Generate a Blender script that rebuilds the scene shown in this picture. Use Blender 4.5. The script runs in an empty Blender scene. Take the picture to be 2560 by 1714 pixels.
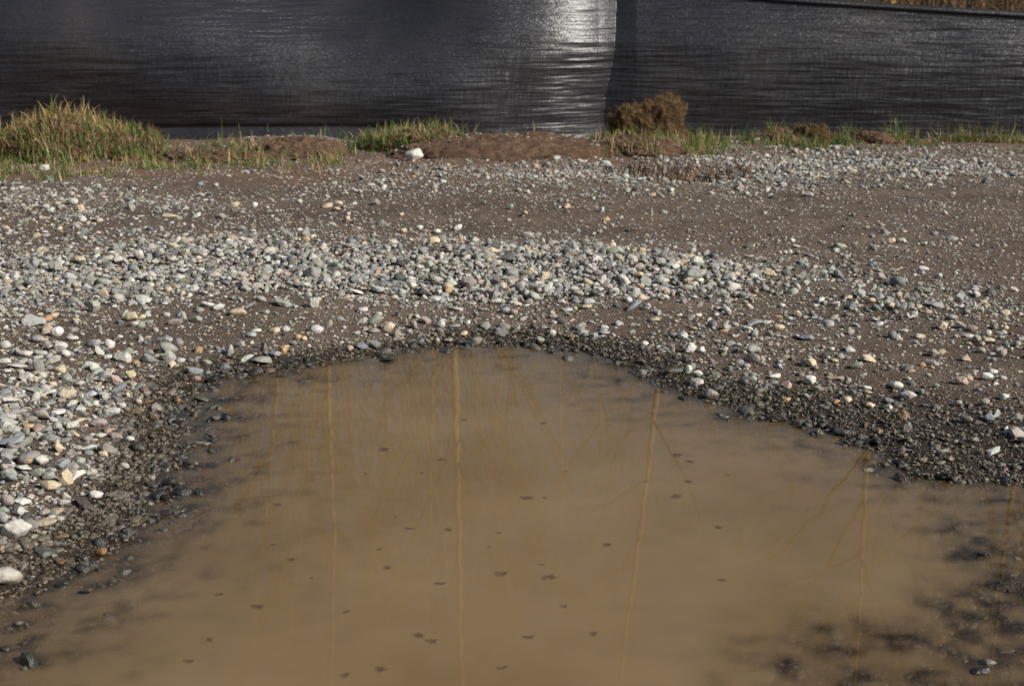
import bpy, math, random
import numpy as np
R = math.radians
rng = np.random.default_rng(7); random.seed(7)
S = bpy.context.scene; C = S.collection

# ------------------------------------------------------------------ camera
H = 1.0; F = 1440.0; PITCH = R(14.5)
cd = bpy.data.cameras.new('camera'); cam = bpy.data.objects.new('camera', cd); C.objects.link(cam)
cam.location = (0, 0, H); cam.rotation_euler = (R(90) - PITCH, 0, 0)
cd.sensor_width = 36; cd.lens = F / 1024 * 36; cd.clip_start = .05; cd.clip_end = 3000
cd.dof.use_dof = True; cd.dof.focus_distance = 3.2; cd.dof.aperture_fstop = 10
S.camera = cam
# ------------------------------------------------------------------ sky and sun
SUN = np.array([0.78, -0.42, 0.60]); SUN /= np.linalg.norm(SUN)
w = bpy.data.worlds.new("World"); S.world = w; w.use_nodes = True
nt = w.node_tree; nt.nodes.clear()
sky = nt.nodes.new('ShaderNodeTexSky'); sky.sky_type = 'NISHITA'; sky.sun_disc = False
sky.sun_elevation = math.asin(SUN[2]); sky.sun_rotation = math.atan2(SUN[0], SUN[1])
sky.air_density = 1.2; sky.dust_density = 2.6; sky.ozone_density = 1.0
bg = nt.nodes.new('ShaderNodeBackground'); bg.inputs[1].default_value = 0.064
wo = nt.nodes.new('ShaderNodeOutputWorld')
nt.links.new(sky.outputs[0], bg.inputs[0]); nt.links.new(bg.outputs[0], wo.inputs[0])
sl = bpy.data.lights.new('sun', 'SUN'); so = bpy.data.objects.new('sun', sl); C.objects.link(so)
sl.energy = 5.0; sl.angle = R(0.5); sl.color = (1, .965, .89)
from mathutils import Vector
so.rotation_euler = Vector(SUN).to_track_quat('Z', 'Y').to_euler()
S.view_settings.view_transform = 'Standard'; S.view_settings.look = 'None'
S.view_settings.exposure = 0.16; S.view_settings.gamma = 1
S.render.engine = 'CYCLES'
S.cycles.max_bounces = 6; S.cycles.diffuse_bounces = 3; S.cycles.glossy_bounces = 3; S.cycles.transparent_max_bounces = 8
S.cycles.sample_clamp_indirect = 6

# ------------------------------------------------------------------ picture <-> ground
cp, sp_ = math.cos(PITCH), math.sin(PITCH)
def ground(px, py, z=0.0):
    dx = (np.asarray(px, float) - 512) / F; dy = -(np.asarray(py, float) - 342.5) / F
    vy = cp + dy * sp_; vz = -sp_ + dy * cp
    t = (z - H) / vz
    return dx * t, vy * t
def project(x, y, z=0.0):
    vz = z - H
    d = y * cp - vz * sp_; u = y * sp_ + vz * cp
    d = np.maximum(d, .05)
    return 512 + F * x / d, 342.5 - F * u / d
def at_dist(px, py, Y):
    dx = (px - 512) / F; dy = -(py - 342.5) / F
    vy = cp + dy * sp_; vz = -sp_ + dy * cp; t = Y / vy
    return dx * t, H + vz * t

# ------------------------------------------------------------------ noise
def hsh(ix, iy, s):
    n = (ix.astype(np.int64) * 374761393 + iy.astype(np.int64) * 668265263 + s * 1274126177) & 0xffffffff
    n = ((n ^ (n >> 13)) * 1274126177) & 0xffffffff
    n = n ^ (n >> 16)
    return (n & 0xffffff) / float(0xffffff)
def vn(x, y, s=0):
    x = np.asarray(x, float); y = np.asarray(y, float)
    ix = np.floor(x); iy = np.floor(y); fx = x - ix; fy = y - iy
    fx = fx * fx * (3 - 2 * fx); fy = fy * fy * (3 - 2 * fy)
    a = hsh(ix, iy, s); b = hsh(ix + 1, iy, s); c = hsh(ix, iy + 1, s); d = hsh(ix + 1, iy + 1, s)
    return (a + (b - a) * fx) * (1 - fy) + (c + (d - c) * fx) * fy - .5
def fbm(x, y, s=0, o=4):
    r = 0; a = 1.; f = 1.
    for k in range(o): r = r + a * vn(x * f, y * f, s + k); a *= .5; f *= 2.03
    return r
def sstep(a, b, x):
    t = np.clip((x - a) / (b - a), 0, 1); return t * t * (3 - 2 * t)

# ------------------------------------------------------------------ puddle outline and terrain height
SH = [(-420, 900), (-260, 760), (-120, 672), (-50, 628), (0, 598), (52, 572), (100, 553), (138, 516), (162, 470), (174, 432), (180, 402), (202, 383),
      (242, 370), (296, 362), (343, 357), (393, 350), (437, 345), (480, 343), (525, 344), (566, 348), (598, 354), (634, 368), (663, 385),
      (702, 397), (737, 406), (776, 415), (813, 425), (862, 439), (890, 456), (917, 475), (957, 481), (1024, 484), (1100, 487), (1200, 518),
      (1290, 620), (1330, 760), (1300, 900), (900, 1010), (300, 1020)]
shx, shy = ground([p[0] for p in SH], [p[1] for p in SH])
def sdist(x, y):
    """signed distance to the shoreline, positive on land"""
    x = np.asarray(x, float); y = np.asarray(y, float); d = np.full(x.shape, 1e9); ins = np.zeros(x.shape, bool); n = len(shx)
    for i in range(n):
        ax, ay, bx, by = shx[i], shy[i], shx[(i + 1) % n], shy[(i + 1) % n]
        ex, ey = bx - ax, by - ay; t = np.clip(((x - ax) * ex + (y - ay) * ey) / (ex * ex + ey * ey), 0, 1)
        d = np.minimum(d, np.hypot(x - ax - t * ex, y - ay - t * ey))
        c = ((ay > y) != (by > y)) & (x < (bx - ax) * (y - ay) / (by - ay + 1e-12) + ax); ins ^= c
    return np.where(ins, -d, d)
def gauss(x, y, cx, cy, rx, ry):
    return np.exp(-((x - cx) / rx) ** 2 - ((y - cy) / ry) ** 2)
def gp(px, py): 
    a, b = ground(px, py); return float(a), float(b)
brx, bry = gp(1010, 655); hx, hy = gp(690, 181); isx, isy = gp(1035, 592)
def height(x, y, fine=True):
    sd = sdist(x, y)
    wob = .02 * fbm(x * 6, y * 6, 3, 3)
    sw = sd + wob
    left = sstep(-.3, -.75, x)
    slope = .13 + .13 * (1 - left)
    zi = -.12 * (1 - np.exp(np.minimum(sw, 0) * slope / .12))
    zi = zi + .0125 * fbm(x * 7 + 4, y * 10, 21, 3) * sstep(0, -.1, sw)
    bump_ = np.maximum(gauss(x, y, brx + .10, bry - .12, .72, .52), .93 * gauss(x, y, brx + .25, bry + .25, .34, .5)) * (1 + .5 * fbm(x * 5, y * 5, 29, 2)); bed = -.0085 + .018 * fbm(x * 7 + 4, y * 10, 21, 3); zi = zi + (np.maximum(bed, zi) - zi) * sstep(.25, .8, bump_)
    cob = fbm(x * 27, y * 25, 33, 2); zi = zi + sstep(-.01, -.05, sw) * .036 * np.maximum(cob, -.2); zi = np.where(sw < -.04, np.minimum(zi, -.0012), zi)
    zi = zi + .022 * gauss(x, y, isx, isy, .08, .09)
    zo = .03 * (1 - np.exp(-np.maximum(sw, 0) / .16)) + .012 * sstep(.1, .5, sd)
    z = np.where(sw < 0, zi, zo)
    land = sstep(.0, .3, sd)
    z = z + land * .03 * fbm(x * 1.1, y * 1.1, 11, 3) + .008 * sstep(0, .1, sd) * fbm(x * 7, y * 7, 15, 3)
    # gravel ridge across the middle
    X, Y = project(x, y, 0)
    ridge = np.interp(X, [0, 300, 600, 800, 1024], [275, 268, 270, 300, 345])
    z = z + .028 * np.exp(-((Y - ridge) / 16) ** 2) * land
    z = z - .028 * sstep(6.6, 8.0, y) * land + .06 * gauss(x, y, -1.22, 8.32, .34, .28) + .075 * gauss(x, y, .05, 8.12, .62, .34) + .03 * gauss(x, y, .75, 8.3, .35, .3) + .012 * sstep(7.5, 8, y) * fbm(x * 9, y * 9, 44, 3) - .07 * gauss(x, y, hx, hy, .22, .2)
    if fine: z = z + .0035 * fbm(x * 40, y * 40, 31, 3) * (.4 + .6 * sstep(-.1, .02, sd))
    return z
def ground_on(px, py):
    z = np.zeros(np.shape(px))
    for _ in range(4):
        x, y = ground(px, py, z); z = height(x, y)
    return x, y, z

# ------------------------------------------------------------------ mesh helpers
def mesh_np(name, V, Fc, cols=None, smooth=True, attrs=None):
    """V (n,3), Fc (m,k) -> mesh"""
    me = bpy.data.meshes.new(name); V = np.ascontiguousarray(V, np.float32); Fc = np.ascontiguousarray(Fc, np.int32); m, k = Fc.shape
    me.vertices.add(len(V)); me.vertices.foreach_set('co', V.ravel())
    me.loops.add(m * k); me.loops.foreach_set('vertex_index', Fc.ravel())
    me.polygons.add(m); me.polygons.foreach_set('loop_start', np.arange(0, m * k, k, dtype=np.int32))
    try: me.polygons.foreach_set('loop_total', np.full(m, k, np.int32))
    except Exception: pass
    me.polygons.foreach_set('use_smooth', np.broadcast_to(np.asarray(smooth, bool), (m,)).copy())
    me.update(calc_edges=True)
    if cols is not None:
        a = me.color_attributes.new('Col', 'FLOAT_COLOR', 'POINT'); a.data.foreach_set('color', np.ascontiguousarray(cols, np.float32).ravel())
    for k2, v in (attrs or {}).items():
        a = me.attributes.new(k2, 'FLOAT', 'POINT'); a.data.foreach_set('value', np.ascontiguousarray(v, np.float32).ravel())
    return me
def link(name, me, mat, parent=None, **props):
    o = bpy.data.objects.new(name, me); C.objects.link(o)
    if mat and me: me.materials.append(mat)
    if parent: o.parent = parent
    for k, v in props.items(): o[k] = v
    return o
def grid_faces(nx, ny):
    i = np.arange((nx - 1) * (ny - 1)); r = i // (nx - 1); c = i % (nx - 1); a = r * nx + c
    return np.stack([a, a + 1, a + nx + 1, a + nx], 1)

# ------------------------------------------------------------------ material helpers
class NB:
    def __init__(s, name):
        s.m = bpy.data.materials.new(name); s.m.use_nodes = True; s.t = s.m.node_tree; s.t.nodes.clear()
        s.out = s.n('ShaderNodeOutputMaterial')
    def n(s, ty, **kw):
        nd = s.t.nodes.new(ty)
        for k, v in kw.items():
            if hasattr(nd, k): setattr(nd, k, v)
        return nd
    def l(s, a, b): s.t.links.new(a, b)
    def setin(s, nd, key, v):
        if hasattr(v, 'is_linked') or hasattr(v, 'links'): s.l(v, nd.inputs[key])
        elif v is not None: nd.inputs[key].default_value = v
    def math(s, op, a, b=None, clamp=False):
        nd = s.n('ShaderNodeMath', operation=op, use_clamp=clamp); s.setin(nd, 0, a)
        if b is not None: s.setin(nd, 1, b)
        return nd.outputs[0]
    def mixc(s, f, a, b, mode='MIX'):
        nd = s.n('ShaderNodeMix', data_type='RGBA', blend_type=mode); s.setin(nd, 0, f); s.setin(nd, 6, a); s.setin(nd, 7, b); return nd.outputs[2]
    def mixf(s, f, a, b):
        nd = s.n('ShaderNodeMix', data_type='FLOAT'); s.setin(nd, 0, f); s.setin(nd, 2, a); s.setin(nd, 3, b); return nd.outputs[0]
    def noise(s, vec, scale, det=3, rough=.5):
        nd = s.n('ShaderNodeTexNoise'); s.setin(nd, 'Vector', vec); nd.inputs['Scale'].default_value = scale
        nd.inputs['Detail'].default_value = det; nd.inputs['Roughness'].default_value = rough; return nd.outputs[0]
    def ramp(s, f, pts):
        nd = s.n('ShaderNodeValToRGB'); s.setin(nd, 0, f); e = nd.color_ramp.elements
        while len(e) < len(pts): e.new(.5)
        for q, (p, c) in zip(e, pts): q.position = p; q.color = (*c, 1) if len(c) == 3 else c
        return nd.outputs[0]
    def mapr(s, v, a, b, c=0, d=1):
        nd = s.n('ShaderNodeMapRange'); s.setin(nd, 0, v)
        for i, q in enumerate((a, b, c, d)): nd.inputs[i + 1].default_value = q
        return nd.outputs[0]
    def bump(s, h, dist, st=1, nrm=None):
        nd = s.n('ShaderNodeBump'); nd.inputs['Strength'].default_value = st; nd.inputs['Distance'].default_value = dist
        s.setin(nd, 'Height', h)
        if nrm is not None: s.l(nrm, nd.inputs['Normal'])
        return nd.outputs[0]
    def prin(s, col, rough, nrm=None, spec=.5):
        nd = s.n('ShaderNodeBsdfPrincipled'); s.setin(nd, 'Base Color', col); s.setin(nd, 'Roughness', rough)
        s.setin(nd, 'Specular IOR Level', spec)
        if nrm is not None: s.l(nrm, nd.inputs['Normal'])
        return nd
    def fin(s, sh): s.l(sh if not hasattr(sh, 'outputs') else sh.outputs[0], s.out.inputs[0]); return s.m
def attr(b, name, out='Fac'):
    a = b.n('ShaderNodeAttribute'); a.attribute_name = name; return a.outputs[out]
def coord(b): return b.n('ShaderNodeTexCoord').outputs['Object']

# stone: colour attribute carries each stone's own colour, alpha its wetness
def stone_mat():
    b = NB('stone'); co = coord(b); a = b.n('ShaderNodeAttribute'); a.attribute_name = 'Col'
    wet = a.outputs['Alpha']
    n1 = b.noise(co, 90, 4, .6); n2 = b.noise(co, 420, 2, .6)
    c = b.mixc(b.mapr(n1, .3, .7, 0, 1), b.mixc(1, a.outputs['Color'], (.80, .79, .78, 1), 'MULTIPLY'), b.mixc(1, a.outputs['Color'], (1.13, 1.12, 1.09, 1), 'MULTIPLY'))
    c = b.mixc(b.mapr(n2, .56, .75, 0, .35), c, (.16, .14, .12, 1))
    c = b.mixc(wet, c, b.mixc(1, c, (.36, .33, .28, 1), 'MULTIPLY'))
    nr = b.bump(b.math('ADD', n1, b.math('MULTIPLY', n2, .4)), .0045, .9)
    return b.fin(b.prin(c, b.mixf(wet, .85, .24), nr, .45))
M_STONE = stone_mat()

def dirt_mat():
    b = NB('dirt'); co = coord(b); wet = attr(b, 'wet'); red = attr(b, 'red'); peb = attr(b, 'grit')
    n1 = b.noise(co, 3.2, 5, .6); n2 = b.noise(co, 30, 5, .65); n3 = b.noise(co, 190, 3, .7)
    c = b.ramp(n1, [(.3, (.078, .051, .035)), (.7, (.145, .101, .070))])
    mpt = b.n('ShaderNodeMapping'); mpt.inputs['Scale'].default_value = (.45, 1.9, 1); b.l(co, mpt.inputs[0]); n5 = b.noise(mpt.outputs[0], 1.6, 5, .62)
    c = b.mixc(b.mapr(n5, .50, .68, 0, .5), c, (.205, .155, .113, 1)); c = b.mixc(b.mapr(n5, .46, .33, 0, .55), c, (.066, .043, .030, 1))
    c = b.mixc(red, c, b.ramp(n1, [(.3, (.125, .070, .045)), (.7, (.185, .110, .072))]))
    c = b.mixc(b.mapr(n2, .4, .7, 0, .65), c, (.055, .037, .026, 1))
    c = b.mixc(b.mapr(n3, .55, .75, 0, .5), c, (.23, .19, .15, 1))
    hs = []
    for sc, th, s in ((115, .35, 1.), (230, .30, .5)):
        v = b.n('ShaderNodeTexVoronoi'); v.inputs['Scale'].default_value = sc; b.l(co, v.inputs['Vector'])
        sep = b.n('ShaderNodeSeparateColor'); b.l(v.outputs['Color'], sep.inputs[0])
        pres = b.math('LESS_THAN', sep.outputs[0], b.math('ADD', b.math('MULTIPLY', peb, .5), -.02))
        disc = b.math('SUBTRACT', 1, b.mapr(v.outputs['Distance'], .25, .48, 0, 1))
        m = b.math('MULTIPLY', pres, disc)
        pc = b.ramp(sep.outputs[1], [(0, (.07, .07, .07)), (.3, (.2, .2, .18)), (.6, (.36, .33, .27)), (.85, (.42, .34, .22)), (1, (.55, .53, .48))])
        c = b.mixc(b.math('MULTIPLY', m, .85), c, pc); hs.append(b.math('MULTIPLY', m, s))
    hgt = b.math('ADD', b.math('ADD', hs[0], hs[1]), b.math('ADD', b.math('MULTIPLY', n2, 1.4), b.math('MULTIPLY', n3, .6)))
    c = b.mixc(wet, c, b.mixc(1, c, (.30, .27, .24, 1), 'MULTIPLY'))
    nr = b.bump(hgt, .0075, 1.)
    rf = b.mixf(wet, .92, b.mapr(n3, .35, .6, .22, .6))
    return b.fin(b.prin(c, rf, nr, .3))
M_DIRT = dirt_mat()

# ------------------------------------------------------------------ how the gravel lies (coverage over the ground)
GCS = np.array([.8] * 9 + [1.] * 12)[:, None] * np.array([.88, .95, 1, 1, 1, 1, .95, .85, .85])[None]
GX = np.array([0, 128, 256, 384, 512, 640, 768, 896, 1024.])
GY = np.array([140, 150, 162, 175, 190, 205, 225, 240, 255, 264, 280, 291, 303, 325, 345, 375, 400, 450, 500, 550, 600.])
GC = np.array([[0, 0, .05, .05, .1, .05, .1, .1, .1],
 [0, 0, .06, .1, .15, .1, .5, .5, .35], [0, 0, .04, .1, .1, .35, .75, .7, .5], [.0, .0, .05, .5, .45, .65, .6, .5, .6],
 [.4, .25, .1, .2, .15, .25, .4, .1, .1], [.45, .4, .15, .1, .08, .05, .06, .05, .05], [.3, .28, .12, .10, .07, .05, .06, .06, .06],
 [.4, .35, .3, .22, .15, .12, .10, .28, .1], [.5, .5, .65, .6, .6, .5, .25, .15, .08], [.75, .8, .98, 1, 1, .98, .55, .15, .08],
 [.98, .98, 1, 1, 1, .95, .55, .25, .10], [.9, .75, .6, .7, .98, .7, .5, .45, .12], [.65, .35, .1, .12, .3, .22, .3, .55, .2],
 [.45, .22, .15, .25, .35, .18, .15, .25, .3], [.5, .38, .3, .3, .3, .33, .2, .12, .25], [.65, .5, .4, .25, .25, .3, .35, .25, .25],
 [.75, .55, .15, .2, .2, .25, .3, .28, .3], [.85, .45, .05, 0, 0, 0, .15, .22, .22], [.8, .25, 0, 0, 0, 0, 0, .1, .2], [.7, .2, 0, 0, 0, 0, 0, 0, .1],
 [.6, .2, 0, 0, 0, 0, 0, 0, .1]])
GC = GC * GCS
def cover(x, y):
    X, Y = project(x, y, .045); X = X + 26 * fbm(x * 2.2, y * 2.2, 50, 3); Y = Y + 10 * fbm(x * 2 + 9, y * 1.4, 60, 3) * np.clip((Y - 140) / 130, .15, 1)
    cx = np.clip(np.interp(X, GX, np.arange(len(GX))), 0, len(GX) - 1.001); cy = np.clip(np.interp(Y, GY, np.arange(len(GY))), 0, len(GY) - 1.001)
    ix = cx.astype(int); iy = cy.astype(int); fx = cx - ix; fy = cy - iy
    return (GC[iy, ix] * (1 - fx) + GC[iy, ix + 1] * fx) * (1 - fy) + (GC[iy + 1, ix] * (1 - fx) + GC[iy + 1, ix + 1] * fx) * fy
def wetw(x, y):
    """width of the wet rim"""
    X, Y = project(x, y)
    return np.interp(X, [0, 150, 250, 500, 620, 760, 900, 1024], [.14, .12, .09, .10, .12, .16, .32, .40])
def wetness(x, y, sd=None):
    sd = sdist(x, y) if sd is None else sd
    return 1 - sstep(.55, 1.3, (sd + .05 * fbm(x * 9, y * 9, 70, 3)) / wetw(x, y))

# ------------------------------------------------------------------ ground sheet
def axis(dense, outer):
    return np.concatenate([-np.array(outer[::-1]) + dense[0], dense, np.array(outer) + dense[-1]])
out = [.1, .25, .5, .9, 1.6, 3, 6, 12, 25, 60, 150, 400, 900]
xs = axis(np.linspace(-4.4, 4.4, 620), out)
yd = [1.0]
while yd[-1] < 9.6: yd.append(yd[-1] + .0042 * yd[-1])
ys = np.concatenate([[-900, -400, -100, -30, -10, -4, -1.5, 0, .5], np.array(yd), np.array(out) + yd[-1]])
gx, gy = np.meshgrid(xs, ys)
gxf, gyf = gx.ravel(), gy.ravel()
gz = height(gxf, gyf)
sdg = sdist(gxf, gyf)
farm = sstep(9.0, 12, gyf)
gz = gz * (1 - farm) + farm * -.02
X_, Y_ = project(gxf, gyf)
red = np.clip(sstep(6.4, 7.3, gyf) * sstep(750, 500, X_) + .35 * sstep(6.0, 8, gyf), 0, 1)
grit = np.clip(.35 + .9 * cover(gxf, gyf) + .5 * fbm(gxf * 3, gyf * 3, 88, 3), .12, 1.3) * (1 - .6 * red)
M = mesh_np('ground', np.stack([gxf, gyf, gz], 1), grid_faces(len(xs), len(ys)), attrs={'wet': np.clip(wetness(gxf, gyf, sdg), 0, 1), 'red': red, 'grit': grit})
link('ground', M, M_DIRT, kind='structure', label='brown gravelly dirt ground around the puddle')

# ------------------------------------------------------------------ water
def water_mat():
    b = NB('muddy_water'); co = coord(b); mk = attr(b, 'murk')
    n = b.noise(co, 3.0, 3, .5)
    mud = b.ramp(n, [(.3, (.172, .112, .053)), (.7, (.212, .144, .074))])
    d = b.n('ShaderNodeBsdfDiffuse'); b.l(mud, d.inputs[0])
    tr = b.n('ShaderNodeBsdfTransparent'); tr.inputs[0].default_value = (.80, .74, .64, 1)
    m1 = b.n('ShaderNodeMixShader'); b.l(mk, m1.inputs[0]); b.l(tr.outputs[0], m1.inputs[1]); b.l(d.outputs[0], m1.inputs[2])
    g = b.n('ShaderNodeBsdfGlossy'); g.inputs['Roughness'].default_value = .012
    mp = b.n('ShaderNodeMapping'); mp.inputs['Scale'].default_value = (1, .35, 1); b.l(co, mp.inputs[0])
    nr = b.bump(b.noise(mp.outputs[0], 14, 2, .5), .0003, .5); b.l(nr, g.inputs['Normal'])
    ge = b.n('ShaderNodeNewGeometry'); dt = b.n('ShaderNodeVectorMath', operation='DOT_PRODUCT'); b.l(ge.outputs['Incoming'], dt.inputs[0]); b.l(nr, dt.inputs[1])
    frv = b.math('ADD', .02, b.math('MULTIPLY', .98, b.math('POWER', b.math('SUBTRACT', 1, b.math('ABSOLUTE', dt.outputs['Value']), True), 5)))
    m2 = b.n('ShaderNodeMixShader'); b.l(frv, m2.inputs[0]); b.l(m1.outputs[0], m2.inputs[1]); b.l(g.outputs[0], m2.inputs[2])
    return b.fin(m2)
wx = np.arange(shx.min() - .1, shx.max() + .1, .012); wy = np.arange(shy.min() - .1, shy.max() + .1, .012)
ax, ay = np.meshgrid(wx, wy); axf, ayf = ax.ravel(), ay.ravel()
dep = -height(axf, ayf, False)
murk = 1 - np.exp(-np.maximum(dep, 0) * 34); murk = .03 + .95 * murk
fc = grid_faces(len(wx), len(wy)); keep = (dep[fc] > -.006).any(1) & (sdist(axf, ayf)[fc[:, 0]] < .08); fc = fc[keep]
used, inv = np.unique(fc, return_inverse=True); fc = inv.reshape(-1, 4)
M = mesh_np('puddle_water', np.stack([axf, ayf, np.zeros(len(axf))], 1)[used], fc, attrs={'murk': murk[used]})
link('puddle_water', M, water_mat(), kind='structure', label='still muddy brown puddle water reflecting bare trees')

# ------------------------------------------------------------------ stone shapes
import bmesh
def ico(sub):
    bm = bmesh.new(); bmesh.ops.create_icosphere(bm, subdivisions=sub, radius=1); bm.verts.ensure_lookup_table()
    V = np.array([v.co[:] for v in bm.verts]); Fc = np.array([[v.index for v in f.verts] for f in bm.faces]); bm.free()
    return V / np.linalg.norm(V, axis=1, keepdims=True), Fc
ICO = {k: ico(k) for k in (1, 2, 3, 4)}
def stone_shape(V, kind, r):
    """rounded polyhedron: a soft minimum over random facets"""
    if kind == 'r': n, p = 11, 12
    elif kind == 'f': n, p = 9, 16
    else: n, p = 8, 40
    N = r.normal(size=(n, 3)); N = np.concatenate([N, -N[:n // 2]]); N /= np.linalg.norm(N, axis=1, keepdims=True)
    D = r.uniform(.72, 1.05, len(N)) if kind == 'a' else r.uniform(.86, 1.03, len(N))
    q = np.maximum(V @ N.T, 0) / D
    rad = (q ** p).sum(1) ** (-1 / p)
    P = V * rad[:, None]
    P += .02 * np.sin(V @ r.normal(size=(3, 3)) * 4 + r.uniform(0, 6, 3))
    P[:, 0] *= 1 + .16 * P[:, 1] * r.normal()
    P -= (P.max(0) + P.min(0)) / 2
    return P / ((P.max(0) - P.min(0)) / 2)
rs = np.random.default_rng(3)
TPL = {k: np.stack([stone_shape(ICO[k][0], ('r', 'a', 'f', 'a', 'a', 'a')[i % 6], rs) for i in range(24)]) for k in (1, 2)}
PAL = {'l': (.475, .468, .435), 'g': (.30, .298, .28), 'b': (.215, .228, .245), 'd': (.085, .085, .085), 't': (.50, .41, .29), 'w': (.55, .54, .50),
       'n': (.265, .26, .215), 'p': (.42, .31, .26), 'o': (.46, .29, .15), 'm': (.28, .24, .225)}
PK = list('lgbdtwnpom'); PW = np.array([.31, .29, .12, .07, .085, .025, .06, .008, .005, .03]); PW /= PW.sum()
PC = np.array([PAL[k] for k in PK])
def scatter(n_raw_area, mean_d, sub, name, xr, yr, covf, dfun, label, sink=(.1, .5), flat=(.45, .85), seedv=1, dull=0.):
    r = np.random.default_rng(seedv)
    A = (xr[1] - xr[0]) * (yr[1] - yr[0]); n = int(A * n_raw_area)
    x = r.uniform(*xr, n); y = r.uniform(*yr, n)
    k = np.abs(x) < .365 * y + .55; x, y = x[k], y[k]
    sd = sdist(x, y); k = r.uniform(size=len(x)) < covf(x, y, sd); x, y, sd = x[k], y[k], sd[k]
    d = dfun(r, x, y, sd)
    # keep clear of the individually placed stones
    if len(BX):
        ok = np.ones(len(x), bool)
        o = np.argsort(x); xsr = x[o]
        for bx, by, br in BX:
            i0, i1 = np.searchsorted(xsr, (bx - br, bx + br)); ii = o[i0:i1]
            ok[ii[np.hypot(x[ii] - bx, (y[ii] - by)) < br * .85]] = False
        x, y, sd, d = x[ok], y[ok], sd[ok], d[ok]
    n = len(x); print(name, n)
    T = TPL[sub]; ti = r.integers(0, len(T), n); V0 = T[ti]; smo = np.repeat(np.isin(ti % 6, (0, 2)), len(ICO[sub][1]))
    a = d / 2 * r.uniform(.95, 1.35, n); bb = d / 2 * r.uniform(.7, 1., n); c = d / 2 * r.uniform(*flat, n)
    V = V0 * np.stack([a, bb, c], 1)[:, None, :]
    tx = r.normal(0, .28, n); ty = r.normal(0, .28, n); tz = r.uniform(0, 6.283, n)
    def rot(V, th, i, j):
        cc, s = np.cos(th)[:, None], np.sin(th)[:, None]; P = V[:, :, i] * cc - V[:, :, j] * s; Q = V[:, :, i] * s + V[:, :, j] * cc
        V[:, :, i] = P; V[:, :, j] = Q
    rot(V, tz, 0, 1); rot(V, tx, 1, 2); rot(V, ty, 0, 2)
    z = height(x, y) + c * (1 - 2 * r.uniform(*sink, n)) 
    cv = cover(x, y); z = z + np.maximum(0, cv - .55) * r.uniform(0, .022, n) * (sd > .1)
    top = V[:, :, 2].max(1); z = np.where((sd < -.13) & (x > 0), np.minimum(z, -top - .001), z)
    V += np.stack([x, y, z], 1)[:, None, :]
    col = PC[r.choice(len(PC), n, p=PW)] * r.uniform(.72, 1.12, (n, 1)) * r.uniform(.95, 1.05, (n, 3))
    # a film of dried mud on many stones
    rimm = (1 - sstep(.9, 1.6, sd / wetw(x, y)))[:, None]; mudf = np.clip(r.uniform(0, 1, (n, 1)) ** (2 - 1.2 * rimm) * dull * (1 + .3 * rimm), 0, .95); col = col * (1 - mudf) + np.array([.16, .125, .09]) * mudf
    if name == 'submerged_gravel': col = col * r.uniform(.15, .75, (n, 1)) * np.array([.92, .98, 1.1])
    wt = np.clip(wetness(x, y, sd) + r.normal(0, .12, n), 0, 1); wt = wt * (1 - .8 * sstep(.006, .02, c) * sstep(.02, .07, sd) * (r.uniform(size=n) < .75))
    cols = np.concatenate([col, wt[:, None]], 1)
    nv = V0.shape[1]; cols = np.repeat(cols, nv, 0)
    F0 = ICO[sub][1]; Fc = (F0[None] + (np.arange(n) * nv)[:, None, None]).reshape(-1, 3)
    me = mesh_np(name, V.reshape(-1, 3), Fc, cols, smooth=smo)
    return link(name, me, M_STONE, kind='stuff', label=label)

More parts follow.
